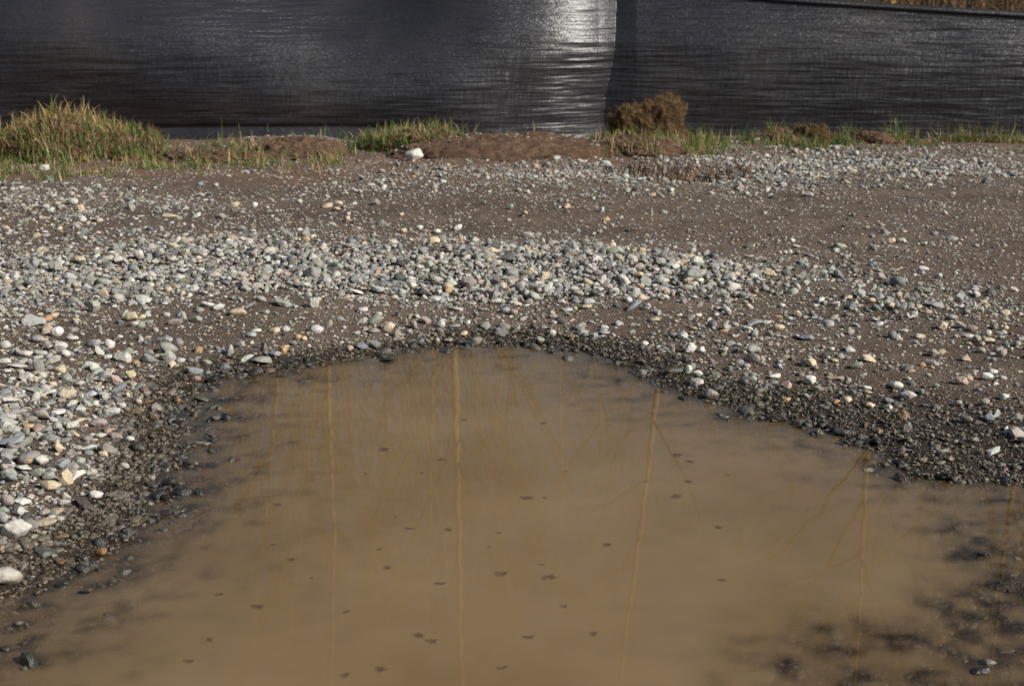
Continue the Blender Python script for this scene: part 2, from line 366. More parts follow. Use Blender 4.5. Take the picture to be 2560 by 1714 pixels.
# ------------------------------------------------------------------ the stones one can tell apart
# tile: x0, y0, step in photo pixels; then cx cy w h colour shape
TILES = {'A': (0, 500, .3843), 'B': (850, 500, .3843), 'C': (1660, 500, .3843), 'D': (0, 1100, .5465), 'E': (1280, 1100, .5465)}
RAW = """
A 220 785 170 85 la;A 300 770 80 45 oa;A 370 862 85 75 wr;A 470 897 85 45 lf;A 860 765 85 70 tr;A 880 805 80 50 lr;A 920 762 60 40 tr;A 605 930 100 70 gr;A 712 937 70 65 wr
A 645 985 70 60 la;A 925 640 120 50 lr;A 1350 675 90 45 lr;A 1295 705 65 45 gr;A 1550 728 115 65 tr;A 1845 665 115 65 ga;A 1700 640 70 45 gr;A 1620 685 90 40 bf;A 2040 670 85 80 la
A 2030 500 120 85 gr;A 1140 790 95 50 ma;A 1080 735 55 40 lr;A 1195 755 40 60 la;A 1275 775 85 50 ga;A 1075 915 110 75 ga;A 1155 930 80 75 ga;A 800 1020 120 85 la;A 865 990 60 30 lf
A 965 1030 110 90 ba;A 1105 1020 85 80 ga;A 1175 1040 60 40 lr;A 1110 1065 65 45 ta;A 1345 1045 75 40 nr;A 1275 1110 95 70 ba;A 1275 1165 75 60 pr;A 1460 1090 90 60 br;A 1345 1125 55 40 br
A 1700 1040 155 65 lf;A 1600 1020 95 60 la;A 1785 1000 85 50 bf;A 1840 980 60 70 oa;A 1720 955 45 80 ba;A 1660 850 80 35 lr;A 1630 880 75 45 gr;A 1780 848 80 45 tr;A 1940 890 50 45 oa
A 1860 835 60 40 lr;A 2140 800 50 60 mr;A 2215 765 65 35 gr;A 1495 980 60 80 ga;A 1560 940 70 50 ga;A 1490 1150 50 50 la;A 850 1150 80 85 ta;A 760 1175 90 80 pa;A 680 1135 100 60 gr
A 610 1090 45 60 wa;A 435 1160 80 70 ga;A 520 1195 70 50 gr;A 175 1153 110 70 wr;A 332 1203 80 55 tr;A 250 1090 75 100 ga;A 160 1000 100 50 lr;A 390 960 90 80 la;A 455 998 70 45 br
A 320 958 65 45 pr;A 265 995 100 50 gr;A 390 1100 90 60 tr;A 245 905 85 60 gr;A 100 1075 130 55 lf;A 30 1050 80 55 lr;A 40 1110 75 35 lf;A 30 945 80 60 lr;A 440 1265 135 80 ta
A 300 1255 130 50 lr;A 590 1265 90 50 lr;A 635 1230 60 45 gr;A 605 1310 80 35 gf;A 30 1262 90 55 br;A 60 1305 110 50 lr;A 470 1335 80 55 lr;A 310 1330 110 40 gf;A 825 1270 50 45 ta
A 900 1312 60 42 tr;A 795 1350 50 50 la;A 725 1380 125 70 lr;A 375 1390 105 65 wr;A 270 1405 110 90 mr;A 525 1370 70 50 la;A 640 1450 110 70 mr;A 700 1497 80 45 pr;A 790 1495 90 45 gf
A 650 1530 90 45 lr;A 760 1535 90 55 mr;A 840 1555 80 55 lr;A 370 1475 70 60 gr;A 470 1470 80 60 lr;A 280 1500 110 45 gf;A 180 1480 80 40 or;A 170 1520 50 60 nr;A 1110 1255 55 35 lr
A 960 1310 50 35 or;A 1155 1300 60 45 or;A 1310 1293 100 45 nr;A 1270 1225 70 40 dr;A 1500 1222 80 50 da;A 1755 1172 75 40 pr;A 975 1150 75 40 gr;A 700 1020 65 40 lr
A 1000 1218 80 30 gf;A 605 700 90 85 ga;A 765 395 75 50 la;A 515 395 90 45 tr;A 385 450 60 90 la;A 265 322 70 40 tr;A 240 232 60 45 ta;A 40 180 55 35 tr;A 60 207 40 35 lr;A 530 125 70 45 la
A 645 135 50 30 tr;A 1105 103 105 26 tf;A 1265 105 80 40 la;A 300 45 60 40 la;A 385 45 50 40 ba;A 530 55 60 45 ta;A 1520 35 80 45 ta;A 1655 35 45 40 wr;A 2125 40 75 40 tr;A 2180 60 72 36 tr
A 2200 18 60 30 tr;A 2255 130 45 45 ta;A 870 205 38 40 br;A 1565 185 70 40 gr;A 1840 315 65 60 ga;A 2270 300 80 40 mr;A 1200 360 60 50 ta;A 1140 310 60 50 ta;A 905 380 60 60 lr;A 1045 355 50 50 gr
B 100 600 105 55 wa;B 235 585 115 60 gr;B 470 575 60 50 wr;B 400 610 60 60 gr;B 545 610 100 60 da;B 610 540 80 85 na;B 725 565 80 60 lr;B 840 560 90 80 ma;B 955 570 50 60 ga;B 980 615 45 50 gr
B 1105 555 40 30 wr;B 1015 545 70 60 ma;B 1190 550 70 50 lr;B 1330 515 75 60 ta;B 1350 598 75 78 wr;B 1255 585 60 50 na;B 1420 580 60 50 ga;B 1540 615 80 55 mr;B 1650 610 70 60 da;B 1850 540 90 72 lr
B 1945 500 60 40 tr;B 1990 540 80 80 ga;B 2100 520 90 45 lr;B 2310 500 150 100 gr;B 1950 572 60 38 tr;B 1960 632 75 40 ta;B 1735 580 80 40 pf;B 2160 610 40 45 pr;B 2120 632 50 38 lr;B 710 605 60 42 or
B 145 713 75 42 lr;B 220 842 95 45 mr;B 230 782 100 72 nr;B 312 825 95 75 tr;B 375 870 65 60 mr;B 370 728 45 55 ga;B 430 780 26 58 ta;B 560 785 70 60 mr;B 480 812 60 60 mr;B 655 800 62 60 lr
B 745 815 80 35 gf;B 805 848 50 40 tr;B 830 795 40 35 wr;B 750 705 110 42 gf;B 1010 660 80 38 lf;B 1075 712 70 50 gr;B 1040 810 75 30 lf;B 1145 835 60 60 na;B 935 710 85 26 gf;B 1130 732 60 48 mr
B 1440 668 60 32 lf;B 1600 693 80 38 tr;B 1480 712 75 22 lf;B 1385 750 65 42 mr;B 1390 795 50 30 lr;B 1380 855 50 45 wr;B 1500 885 80 36 tr;B 1580 860 90 50 ga;B 1310 920 60 60 lr;B 1175 930 45 30 tr
B 1435 965 60 40 ba;B 1340 995 60 45 da;B 1650 882 60 50 ga;B 1715 855 90 30 gf;B 1725 815 55 22 wf;B 1905 695 100 60 ba;B 2065 730 60 45 la;B 2205 745 50 25 lr;B 2235 885 60 60 la;B 2280 965 75 70 la
B 1985 935 50 40 lr;B 1950 1125 100 65 lr;B 2055 1030 50 30 tr;B 2265 1105 50 60 wr;B 2320 1125 60 45 lr;B 2315 1182 80 65 ga;B 705 908 65 35 wf;B 630 915 45 45 wr;B 575 920 50 40 gr;B 520 930 60 60 ba
B 235 945 70 75 ba;B 65 968 50 45 tr;B 270 1000 80 45 bf;B 140 950 100 60 br;B 305 1080 110 30 da;B 1020 340 90 50 ta;B 1090 400 90 50 da;B 705 330 50 50 gr;B 1520 310 35 50 gr;B 1775 300 45 50 tr
B 1680 305 60 60 ga;B 610 275 80 60 ta;B 785 260 35 40 tr;B 880 275 50 50 la;B 385 305 42 60 br;B 520 180 45 35 wr;B 630 205 55 35 wr;B 765 180 60 40 wr;B 410 200 50 35 tr;B 1225 230 75 42 ga
B 1730 125 50 32 or;B 1105 45 50 45 ga;B 1475 38 60 40 ta;B 1700 65 40 40 lr;B 395 95 45 25 tr;B 45 128 45 45 ta
C 195 490 130 62 nr;C 220 525 85 42 wr;C 445 520 45 40 wr;C 690 480 80 65 ta;C 905 395 70 35 gf;C 1685 448 75 42 wr;C 1080 405 32 32 nr;C 835 262 42 30 wr;C 1550 265 68 40 wa;C 1480 262 60 40 ta
C 1165 290 60 30 tr;C 860 295 65 26 wf;C 765 685 55 36 lr;C 875 742 42 45 ta;C 745 757 60 26 or;C 550 683 55 26 tr;C 340 745 35 25 wr;C 225 745 50 28 wr;C 590 798 110 50 ga;C 540 835 85 45 lr
C 740 830 95 55 tr;C 665 800 60 40 lr;C 690 870 60 40 nr;C 915 895 130 40 bf;C 1370 775 60 35 lr;C 1245 805 50 25 lr;C 1480 695 60 50 tr;C 1550 700 60 70 ga;C 1350 660 55 45 tr;C 1530 625 40 45 ta
C 1115 660 60 32 wr;C 1020 635 60 40 la;C 1285 610 60 60 la;C 1760 680 120 50 ga;C 1925 640 60 60 la;C 1930 698 60 35 wr;C 2065 715 35 45 gr;C 1815 810 75 60 ta;C 1870 770 60 40 gr;C 1935 810 80 60 ga
C 2010 835 70 50 mr;C 2110 862 45 45 lr;C 1975 880 85 30 wf;C 2035 903 60 60 na;C 2110 908 80 50 tr;C 2225 833 38 36 tr;C 2030 757 60 30 or;C 1980 602 45 30 wr;C 1755 995 90 60 na;C 1750 1062 80 50 la
C 1680 1070 50 36 or;C 1970 1030 65 50 ta;C 2200 1000 75 60 nr;C 2300 935 50 45 mr;C 2065 980 60 48 nr;C 1330 1030 110 55 ta;C 1250 1075 90 60 na;C 1110 1042 60 30 tr;C 960 1055 75 60 ta;C 790 1030 60 45 ta
C 1090 968 46 28 lr;C 1520 895 40 40 lr;C 1560 850 80 40 ga;C 475 940 65 35 lr;C 240 972 55 50 wa;C 180 960 75 60 la;C 385 853 60 35 or;C 190 832 60 35 pr;C 120 890 60 50 la;C 160 1100 50 50 wr
C 220 1125 75 45 la;C 215 1177 92 50 wa;C 305 1262 95 80 lr;C 720 1145 90 45 wf;C 715 1187 60 35 br;C 800 1205 70 60 pa;C 955 1162 85 70 wr;C 1110 1150 105 45 tf;C 1190 1300 75 55 tr;C 1320 1205 60 40 wr
C 1320 1242 75 36 tf;C 1515 1192 90 60 wr;C 1590 1272 115 68 lr;C 1460 1305 70 48 br;C 1460 1350 60 52 wa;C 1345 1335 75 46 tr;C 1120 1310 50 40 or;C 850 1325 60 32 nr;C 795 1300 60 40 or;C 925 1275 50 40 nr
C 1590 1155 40 30 wr;C 1610 1110 50 30 tr;C 1700 1330 60 30 br;C 1910 1310 70 50 nr;C 1940 1178 85 70 pa;C 2100 1152 80 60 wa;C 2140 1110 75 42 lr;C 2215 1275 62 46 wr;C 2090 1312 65 60 nr;C 2170 1392 60 60 ga
C 2115 1405 90 70 br;C 2225 1505 36 60 wa;C 2305 1495 60 50 dr;C 1040 1467 60 45 nr;C 1130 1520 80 55 dr;C 1010 1540 60 58 gr;C 400 1408 55 18 lf;C 770 1470 50 28 or
D 45 15 120 50 br;D 265 42 50 50 ta;D 405 30 80 36 wf;D 472 62 50 36 tr;D 280 110 80 62 ba;D 130 102 40 36 or;D 190 97 60 50 lr;D 110 132 75 30 lf;D 40 62 80 45 gr;D 18 132 40 32 pr
D 50 176 60 45 br;D 220 166 60 40 gr;D 355 170 75 60 wa;D 300 182 62 85 ta;D 228 212 90 65 tr;D 570 117 45 34 gr;D 705 105 32 30 nr;D 100 284 76 42 wr;D 35 286 60 60 mr;D 85 330 60 45 la;D 12 365 60 60 gr
D 80 412 145 112 lr;D 200 326 65 40 mr;D 437 253 66 52 wr;D 205 376 110 26 tf;D 202 514 110 36 bf;D 30 628 128 105 wr;D 460 512 60 48 or;D 275 558 55 30 or;D 110 478 60 38 nr
E 2205 50 66 46 wa;E 1960 100 50 22 lr;E 1632 163 60 26 lf;E 2150 542 72 40 da;E 2312 556 40 32 lr;E 2290 625 110 46 bf;E 2180 1045 66 44 lr;E 2140 1092 100 56 dr;E 1890 1037 60 30 tr
"""
CW = {'l': 'light grey', 'g': 'mid grey', 'b': 'blue grey', 'd': 'dark, nearly black', 't': 'tan', 'w': 'whitish', 'n': 'greenish grey', 'p': 'pinkish', 'o': 'orange brown', 'm': 'mauve grey'}
SW = {'r': 'rounded', 'a': 'angular', 'f': 'flat'}
LM = [(62, 478, 'the trio of cream stones on the left bank'), (17, 530, 'the big round grey stone at lower left'), (8, 577, 'the white stone cut by the left edge'),
      (95, 496, 'the lone white pebble by the left shore'), (261, 360, 'the pale flat slab at the upper left shore'), (377, 330, 'the huddle of four stones behind the far shore'),
      (284, 349, 'the bright orange pebble near the upper left shore'), (711, 393, 'the half-wet round stone on the right shore'), (640, 373, 'the white pebble touching the far right waterline'),
      (355, 292, 'the bright white stone before the gravel band'), (34, 321, 'the pale slab on the left slope'), (908, 395, 'the egg-shaped stone on the right bank'),
      (861, 361, 'the tan and olive angular pair at right'), (775, 327, 'the long tan stone in the mid right dirt'), (972, 330, 'the row of stones along the right ridge'),
      (695, 277, 'the big round stone ending the gravel band'), (547, 292, 'the white round stone fronting the gravel band'), (330, 206, 'the three brown pebbles on the far dirt'),
      (923, 269, 'the white oval pebble alone at right'), (633, 307, 'the blue grey stone in the bare centre'), (51, 385, 'the cream egg-shaped pebble at left'),
      (68, 394, 'the cream cobble on the left slope'), (170, 216, 'the flat cream sliver on the far left dirt'), (387, 366, 'the dark sliver lying in the far water'),
      (946, 451, 'the white chip in the wet black grit'), (497, 252, 'the tan block behind the gravel band'), (934, 353, 'the dark angular stone on the right'),
      (80, 250, 'the tan pebbles at the far left'), (570, 335, 'the pebbles above the far shore centre'), (820, 275, 'the whitish stones in the far right patch'),
      (110, 410, 'the pale oval pebble of the lower left slope'), (810, 380, 'the whitish cobble with a pink stain'), (150, 352, 'the crowded grey stones above the left shore'),
      (985, 560, 'the dark stones poking from the right shallows'), (1000, 640, 'the wet stones in the lower right shallows'), (230, 385, 'the wet stones at the upper left waterline'),
      (560, 220, 'the scattered pebbles of the far dirt track'), (430, 285, 'the grey stones at the front of the band')]
st = []
for ln in RAW.replace('\n', ';').split(';'):
    p = ln.split()
    if len(p) < 6: continue
    x0, y0, k = TILES[p[0]]; cx, cy, ww, hh = map(float, p[1:5])
    st.append([(x0 + cx * k) * .4, (y0 + cy * k) * .4, ww * k * .4, hh * k * .4, p[5][0], p[5][1]])
print('individual stones', len(st))
ORD = ['first', 'second', 'third', 'fourth', 'fifth', 'sixth', 'seventh', 'eighth', 'ninth', 'tenth']
def unique_labels(items, describe):
    """items: (px, py, size); describe(i) -> base text; repeats told apart by size or by their order"""
    base = [describe(i) for i in range(len(items))]; lab = list(base)
    for bt in set(base):
        ii = [i for i in range(len(items)) if base[i] == bt]
        if len(ii) == 1: continue
        if len(ii) == 2 and abs(items[ii[0]][2] / items[ii[1]][2] - 1) > .2:
            ii.sort(key=lambda i: -items[i][2]); lab[ii[0]] = 'larger ' + bt; lab[ii[1]] = 'smaller ' + bt; continue
        ii.sort(key=lambda i: items[i][0])
        for q, i in enumerate(ii): lab[i] = ('left ' if q == 0 else 'right ') + bt if len(ii) == 2 else ORD[q] + ' from left ' + bt
    return lab
def near(px, py, own=False):
    return min(LM, key=lambda m: math.hypot((m[0] - px), (m[1] - py) * 1.6))
def desc(i):
    px, py, ww, hh, c, s = st[i]; m = near(px, py)
    if math.hypot(m[0] - px, m[1] - py) < 3.2: return '%s %s pebble which is, or is part of, %s' % (CW[c], SW[s], m[2].replace('the ', 'the ', 1))
    rel = 'left of' if px < m[0] - 22 else 'right of' if px > m[0] + 22 else 'behind' if py < m[1] else 'in front of'
    return '%s %s pebble %s %s' % (CW[c], SW[s], rel, m[2])
def clean(t):
    t = t.replace(' which is, or is part of, the ', ', among the ') if ('pair' in t or 'trio' in t or 'row' in t or 'huddle' in t or 'pebbles' in t or 'stones ' in t.split(' part of ')[-1]) else t.replace(' which is, or is part of, the ', ', namely the ')
    wd = t.split(); return ' '.join(wd[:16])
labs = [clean(t) for t in unique_labels([(a, b, c) for a, b, c, *_ in st], desc)]
pxs = np.array([s[0] for s in st]); pys = np.array([s[1] + .28 * s[3] for s in st])
bxs, bys, bzs = ground_on(pxs, pys)
BX = []
rb = np.random.default_rng(11)
sdb = sdist(bxs, bys); wb = wetness(bxs, bys, sdb)
for i, (px, py, ww, hh, c, s) in enumerate(st):
    x, y, z = bxs[i], bys[i], bzs[i]
    sl_ = math.sqrt(y * y + H * H); mpp = sl_ / F; Wd = ww * mpp * .98
    dp = math.atan2(H, y)
    dpt = Wd * rb.uniform(.68, .9); hgt = max(.22 * Wd, (hh * mpp - dpt * math.sin(dp) * .8) / math.cos(dp)) * 1.18
    V = stone_shape(ICO[4 if ww > 16 else 3][0], s, rb) * np.array([Wd / 2, dpt / 2, hgt / 2])
    # tilt like a stone that came to rest
    t = rb.normal(0, .10); ct, sn = math.cos(t), math.sin(t); vx = V[:, 0] * ct - V[:, 2] * sn; vz = V[:, 0] * sn + V[:, 2] * ct; V[:, 0] = vx; V[:, 2] = vz
    me_z = hgt * (.5 - .16)
    col = np.array(PAL[c]) * rb.uniform(.88, 1.12) * rb.uniform(.97, 1.03, 3)
    wt = wb[i]
    submerged = sdb[i] < -.01
    if hgt > .012 and not submerged: wt *= np.clip(.75 - 1.2 * sdb[i] / .1, 0.0, 1)
    wl = np.clip(wt + (1 - sstep(.004, .016, z + me_z + V[:, 2] )) * (sdb[i] < .04), 0, 1)
    me = mesh_np('pebble', V, ICO[4 if ww > 16 else 3][1], np.concatenate([np.tile(col, (len(V), 1)), wl[:, None]], 1), smooth=(s != 'a'))
    o = link('pebble', me, M_STONE, label=labs[i], category='pebble', group='pebbles and stones lying around the puddle')
    zz = max(z, -.02) if submerged else z + .012 * float(np.clip((cover(x, y) - .5) * 2, 0, 1))
    if submerged and hh > 8: zz = -.2 * hgt
    o.location = (x, y + dpt * .15, zz + me_z)
    BX.append((x, y + dpt * .15, Wd * .5))

def d_coarse(r, x, y, sd):
    return np.clip(np.exp(r.normal(math.log(.0132), .46, len(x))), .006, .040)
def c_coarse(x, y, sd):
    c = cover(x, y) ** 1.75; cl = np.clip(1 + 1.5 * (1.05 - np.clip(c, 0, 1)) * fbm(x * 5, y * 5, 90, 3), .15, 2)
    return np.clip(c * cl, 0, 1.3) / 1.3 * sstep(.0, .12, sd + .04) * (y < 8.5)
scatter(8000, .0165, 2, 'gravel', (-3.8, 3.8), (1.4, 8.6), c_coarse, d_coarse, 'loose mixed grey gravel spread over the dirt ground', seedv=21, dull=.35)
def d_fine(r, x, y, sd):
    return np.clip(np.exp(r.normal(math.log(.0075), .35, len(x))), .0035, .014)
def c_fine(x, y, sd):
    rim = (1 - sstep(.8, 1.3, sd / wetw(x, y))) * sstep(-.12, 0, sd)
    c = .16 + .5 * cover(x, y) + .9 * rim
    c = c * np.clip(1 + 1.4 * fbm(x * 4 + 7, y * 4, 95, 3), .2, 2) * np.where(sd < -.03, .55, 1) * (sd > -.16)
    return np.clip(c, 0, 1.4) / 1.4 * np.interp(y, [2, 5, 8], [1, .65, .5]) * (y < 8.4)
scatter(14000, .0075, 1, 'fine_gravel', (-3.8, 3.8), (1.4, 8.5), c_fine, d_fine, 'fine grit between the larger gravel, wet and dark at the puddle rim', seedv=22, dull=.8, sink=(.1, .6))
def c_sub(x, y, sd):
    h = height(x, y, False); return np.where((sd < 0.02) & (h > -.05), .5 + .8 * (vn(x * 9, y * 9, 5)), 0)
def d_sub(r, x, y, sd): return np.clip(np.exp(r.normal(math.log(.017), .4, len(x))), .006, .04)
scatter(3000, .014, 2, 'submerged_gravel', (-2.5, 2.5), (1.3, 5), c_sub, d_sub, 'dark gravel lying under the shallow puddle water', seedv=23, dull=.25, sink=(.2, .6))

# ------------------------------------------------------------------ black woven sheet fence
FD = 8.68
def fence_mat():
    b = NB('woven_black_plastic'); co = coord(b)
    mp = b.n('ShaderNodeMapping'); mp.inputs['Scale'].default_value = (2.4, 2.4, 105); b.l(co, mp.inputs[0])
    mq = b.n('ShaderNodeMapping'); mq.inputs['Scale'].default_value = (190, 190, 9); b.l(co, mq.inputs[0])
    h1 = b.noise(mp.outputs[0], 1, 4, .7); h2 = b.noise(mq.outputs[0], 1, 3, .6); h3 = b.noise(co, 320, 2, .8); h4 = b.noise(co, 2.2, 3, .5); h5 = b.noise(co, 260, 1, .5); h6 = b.noise(co, 105, 2, .6)
    col = b.mixc(b.mapr(h3, .35, .72, 0, 1), (.006, .006, .009, 1), (.028, .028, .035, 1))
    col = b.mixc(b.mapr(h4, .45, .75, 0, .3), col, (.06, .052, .045, 1))
    # woven tapes: every thread turns the light a little up or down
    ge = b.n('ShaderNodeNewGeometry'); cx = b.n('ShaderNodeCombineXYZ')
    vz = b.math('ADD', b.math('MULTIPLY', b.math('SUBTRACT', h1, .5), 2.5), b.math('MULTIPLY', b.math('SUBTRACT', h3, .5), .6))
    vx = b.math('ADD', b.math('MULTIPLY', b.math('SUBTRACT', h2, .5), .9), b.math('MULTIPLY', b.math('SUBTRACT', h6, .5), .4))
    b.l(vx, cx.inputs[0]); b.l(vz, cx.inputs[2])
    va = b.n('ShaderNodeVectorMath', operation='ADD'); b.l(ge.outputs['Normal'], va.inputs[0]); b.l(cx.outputs[0], va.inputs[1])
    vn_ = b.n('ShaderNodeVectorMath', operation='NORMALIZE'); b.l(va.outputs[0], vn_.inputs[0])
    return b.fin(b.prin(col, b.mapr(h3, .3, .7, .30, .50), vn_.outputs[0], .6))
M_F = fence_mat()
NX, NZ = 1500, 150
fx = np.linspace(-4.6, 5.6, NX); PXF = 512 + fx * F / (FD * cp + H * sp_ * .6)
topz = np.interp(PXF, [-200, 300, 380, 480, 620, 760, 800, 1024, 1300], [1.0, .945, .925, .935, .91, .835, .818, .735, .66]); topz = 1 - (1 - topz) * FD / 8.55
u = np.linspace(0, 1, NZ)
FX, U = np.meshgrid(fx, u); PX2 = np.tile(PXF, (NZ, 1)); TZ = np.tile(topz, (NZ, 1))
Z = -.06 + U * (TZ + .06)
seam = 620 - 9 * (1 - U) - 6 * sstep(.6, .3, U)
# plan curve: recedes towards the seam, then comes forward
ds = np.clip((PX2 - 430) / (seam - 430), 0, 1); ds2 = np.clip((PX2 - 60) / 240, 0, 1)
off = .30 * (.45 * ds ** 2 + .55 * ds ** 6) * (PX2 < seam)
offr = .30 * np.exp(-np.maximum(PX2 - seam, 0) / 520) + .012
off = np.where(PX2 < seam, off, offr)
off = off + .32 * np.exp(-((PX2 - 350) / 125) ** 2) * sstep(.25, 1, U)
# lean back towards the top, bottom flared out towards the viewer
lean = np.interp(PXF, [-100, 60, 150, 320, 360, 430, 480, 520, 620, 640, 800, 1024], [.18, .34, .42, .42, .30, .16, .18, .24, .28, .22, .15, .12])
smf = lambda a: np.convolve(np.pad(a, 40, 'edge'), np.hanning(81) / np.hanning(81).sum(), 'valid')
lean = np.where(PXF < 600, smf(lean), lean)
off = off + lean[None] * sstep(.55, 1.05, U) ** 1.3 * .55
fl = np.interp(PXF, [-100, 120, 200, 350, 420, 500, 600, 640, 1024], [.02, .03, .20, .20, .03, .05, .06, .02, .03])
bul = np.interp(PXF, [-100, 150, 300, 430, 520, 600, 640, 1024], [.13, .15, .13, .07, .02, 0, .03, .04]); off = off - bul[None] * np.sin(np.clip(U / .68, 0, 1.4) * math.pi / 2)
off = off - fl[None] * np.maximum(0, 1 - U / .16) ** 1.6
off = off + .012 * np.exp(-((U - .15) / .02) ** 2) * (fl[None] > .1)
# horizontal creases, strongest at the upper left and beside the seam
cr = .4 + 1.0 * np.exp(-((PX2 - 380) / 90) ** 2) * sstep(.3, .9, U) + .8 * np.exp(-((PX2 - 592) / 26) ** 2) + .5 * np.exp(-((PX2 - 930) / 90) ** 2) * (sstep(.6, .8, U) + sstep(.25, .1, U)) + .4 * sstep(330, 100, PX2) * sstep(.4, .8, U)
slant = Z + FX * .05 * sstep(250, 420, PX2) + .06 * FX * (PX2 > 800)
off = off + cr * (.0040 * fbm(FX * 2.6, slant * 42, 200, 3) + .0022 * fbm(FX * 6, slant * 120, 210, 2)) + .02 * fbm(FX * 1.3, Z * 2, 220, 3)
YF = FD + off
M = mesh_np('sheet', np.stack([FX.ravel(), YF.ravel(), Z.ravel()], 1), grid_faces(NX, NZ))
froot = bpy.data.objects.new('sheet_fence', None); C.objects.link(froot); froot.location = (0, FD, 0)
froot['label'] = 'low black woven plastic sheet fence behind the grass verge'; froot['category'] = 'fence'
def child(name, me, mat, root):
    o = link(name, me, mat); o.parent = root; o.matrix_parent_inverse.identity()
    v = np.empty(len(me.vertices) * 3, np.float32); me.vertices.foreach_get('co', v); v = v.reshape(-1, 3) - np.array(root.location, np.float32)
    me.vertices.foreach_set('co', v.ravel()); me.update(); return o
sh = child('sheet', M, M_F, froot)
md = sh.modifiers.new('thick', 'SOLIDIFY'); md.thickness = .002; md.offset = 1
def tube(P, r, n=8, close=True):
    P = np.asarray(P, float); r = np.broadcast_to(np.asarray(r, float), (len(P),)); T = np.gradient(P, axis=0); T /= np.linalg.norm(T, axis=1, keepdims=True) + 1e-9
    ref = np.where(np.abs(T[:, 2:3]) > .9, np.array([[1., 0, 0]]), np.array([[0, 0, 1.]])); A = np.cross(T, ref); A /= np.linalg.norm(A, axis=1, keepdims=True) + 1e-9; B = np.cross(T, A)
    th = np.arange(n) / n * 2 * math.pi
    V = P[:, None] + r[:, None, None] * (A[:, None] * np.cos(th)[None, :, None] + B[:, None] * np.sin(th)[None, :, None])
    i = np.arange(len(P) - 1)[:, None] * n; j = np.arange(n)[None]; k = (j + 1) % n
    Fc = np.stack([i + j, i + k, i + n + k, i + n + j], -1).reshape(-1, 4)
    return V.reshape(-1, 3), Fc
# rolled hem along the top
ytop = YF[-1]
hp = np.stack([fx, ytop + .016, topz + .006 + .004 * fbm(fx * 3, fx * 0, 5, 3)], 1)[::6]
V, Fc = tube(hp, .036, 12); 
V[:, 2] = (V[:, 2] - np.repeat(hp[:, 2], 12)) * .62 + np.repeat(hp[:, 2], 12)
bh = NB('hem_plastic'); nb_ = bh.noise(coord(bh), 60, 4, .6); mh = bh.fin(bh.prin((.014, .014, .017, 1), .42, bh.bump(nb_, .006, .7), .5))
child('rolled_hem', mesh_np('rolled_hem', V, Fc), mh, froot)
bw = NB('weathered_wood'); cw = coord(bw); mpw = bw.n('ShaderNodeMapping'); mpw.inputs['Scale'].default_value = (40, 40, 3); bw.l(cw, mpw.inputs[0]); nw = bw.noise(mpw.outputs[0], 1, 4, .6)
M_WOOD = bw.fin(bw.prin(bw.ramp(nw, [(.3, (.12, .085, .055)), (.7, (.25, .19, .13))]), .8, bw.bump(nw, .004, .6)))
for xx in (-3.6, -1.9, -.25, 1.55, 3.3, 5.1):
    k = int(np.argmin(abs(fx - xx))); zt = topz[k] - .05; yy = YF[:, k].max() + .035; s = .019
    V = np.array([[xx + a * s, yy + b * s, z] for z in (-.1, zt) for a, b in ((-1, -1), (1, -1), (1, 1), (-1, 1))]); Fq = np.array([[0, 1, 5, 4], [1, 2, 6, 5], [2, 3, 7, 6], [3, 0, 4, 7], [4, 5, 6, 7], [3, 2, 1, 0]])
    child('post', mesh_np('post', V, Fq, smooth=False), M_WOOD, froot)

# ------------------------------------------------------------------ mounds, clods and grass on the verge
def soil_mat(name, c1, c2, c3):
    b = NB(name); co = coord(b); n1 = b.noise(co, 14, 5, .65); n2 = b.noise(co, 75, 4, .7)
    c = b.ramp(n1, [(.3, c1), (.7, c2)]); c = b.mixc(b.mapr(n2, .55, .72, 0, .55), c, c3 + (1,))
    return b.fin(b.prin(c, .95, b.bump(b.math('ADD', n1, n2), .016, 1.), .2))
M_SOIL = soil_mat('red_brown_soil', (.070, .040, .026), (.160, .098, .064), (.30, .23, .17))
M_ROOT = soil_mat('fibrous_root_soil', (.030, .018, .010), (.13, .078, .038), (.26, .17, .085))
def blob(cx, cy, rx, ry, hz, seed, rough=.25, top=None, sub=6, sup=2.0):
    V, Fc = ico_hi(sub); r = np.random.default_rng(seed)
    a = np.abs(V) ** (2 / sup * 1.0); P = V / ((np.abs(V) ** sup).sum(1) ** (1 / sup))[:, None]
    n = fbm(V[:, 0] * 2.2 + seed, V[:, 2] * 2.2 + V[:, 1] * 1.7, seed, 4) + .5 * fbm(V[:, 0] * 7 + V[:, 1] * 3, V[:, 2] * 7 - V[:, 1] * 4, seed + 9, 3)
    P = P * (1 + rough * n)[:, None] * np.array([rx, ry, hz]); lump = fbm(P[:, 0] * 34 + 3 * V[:, 2], P[:, 1] * 34 + P[:, 2] * 30, seed + 3, 4) + .6 * fbm(P[:, 0] * 95, P[:, 1] * 95 + P[:, 2] * 60, seed + 8, 2); P[:, 2] += lump * .020; P[:, :2] += (V[:, :2].T * lump).T * .012
    if top is not None: P[:, 2] += top(P[:, 0] / rx) * hz * np.maximum(0, V[:, 2])
    P = P + np.array([cx, cy, 0.]); P[:, 2] += height(P[:, 0], P[:, 1], False) - .012
    return P, Fc
_hi = {}
def ico_hi(k):
    if k not in _hi: _hi[k] = ico(k)
    return _hi[k]
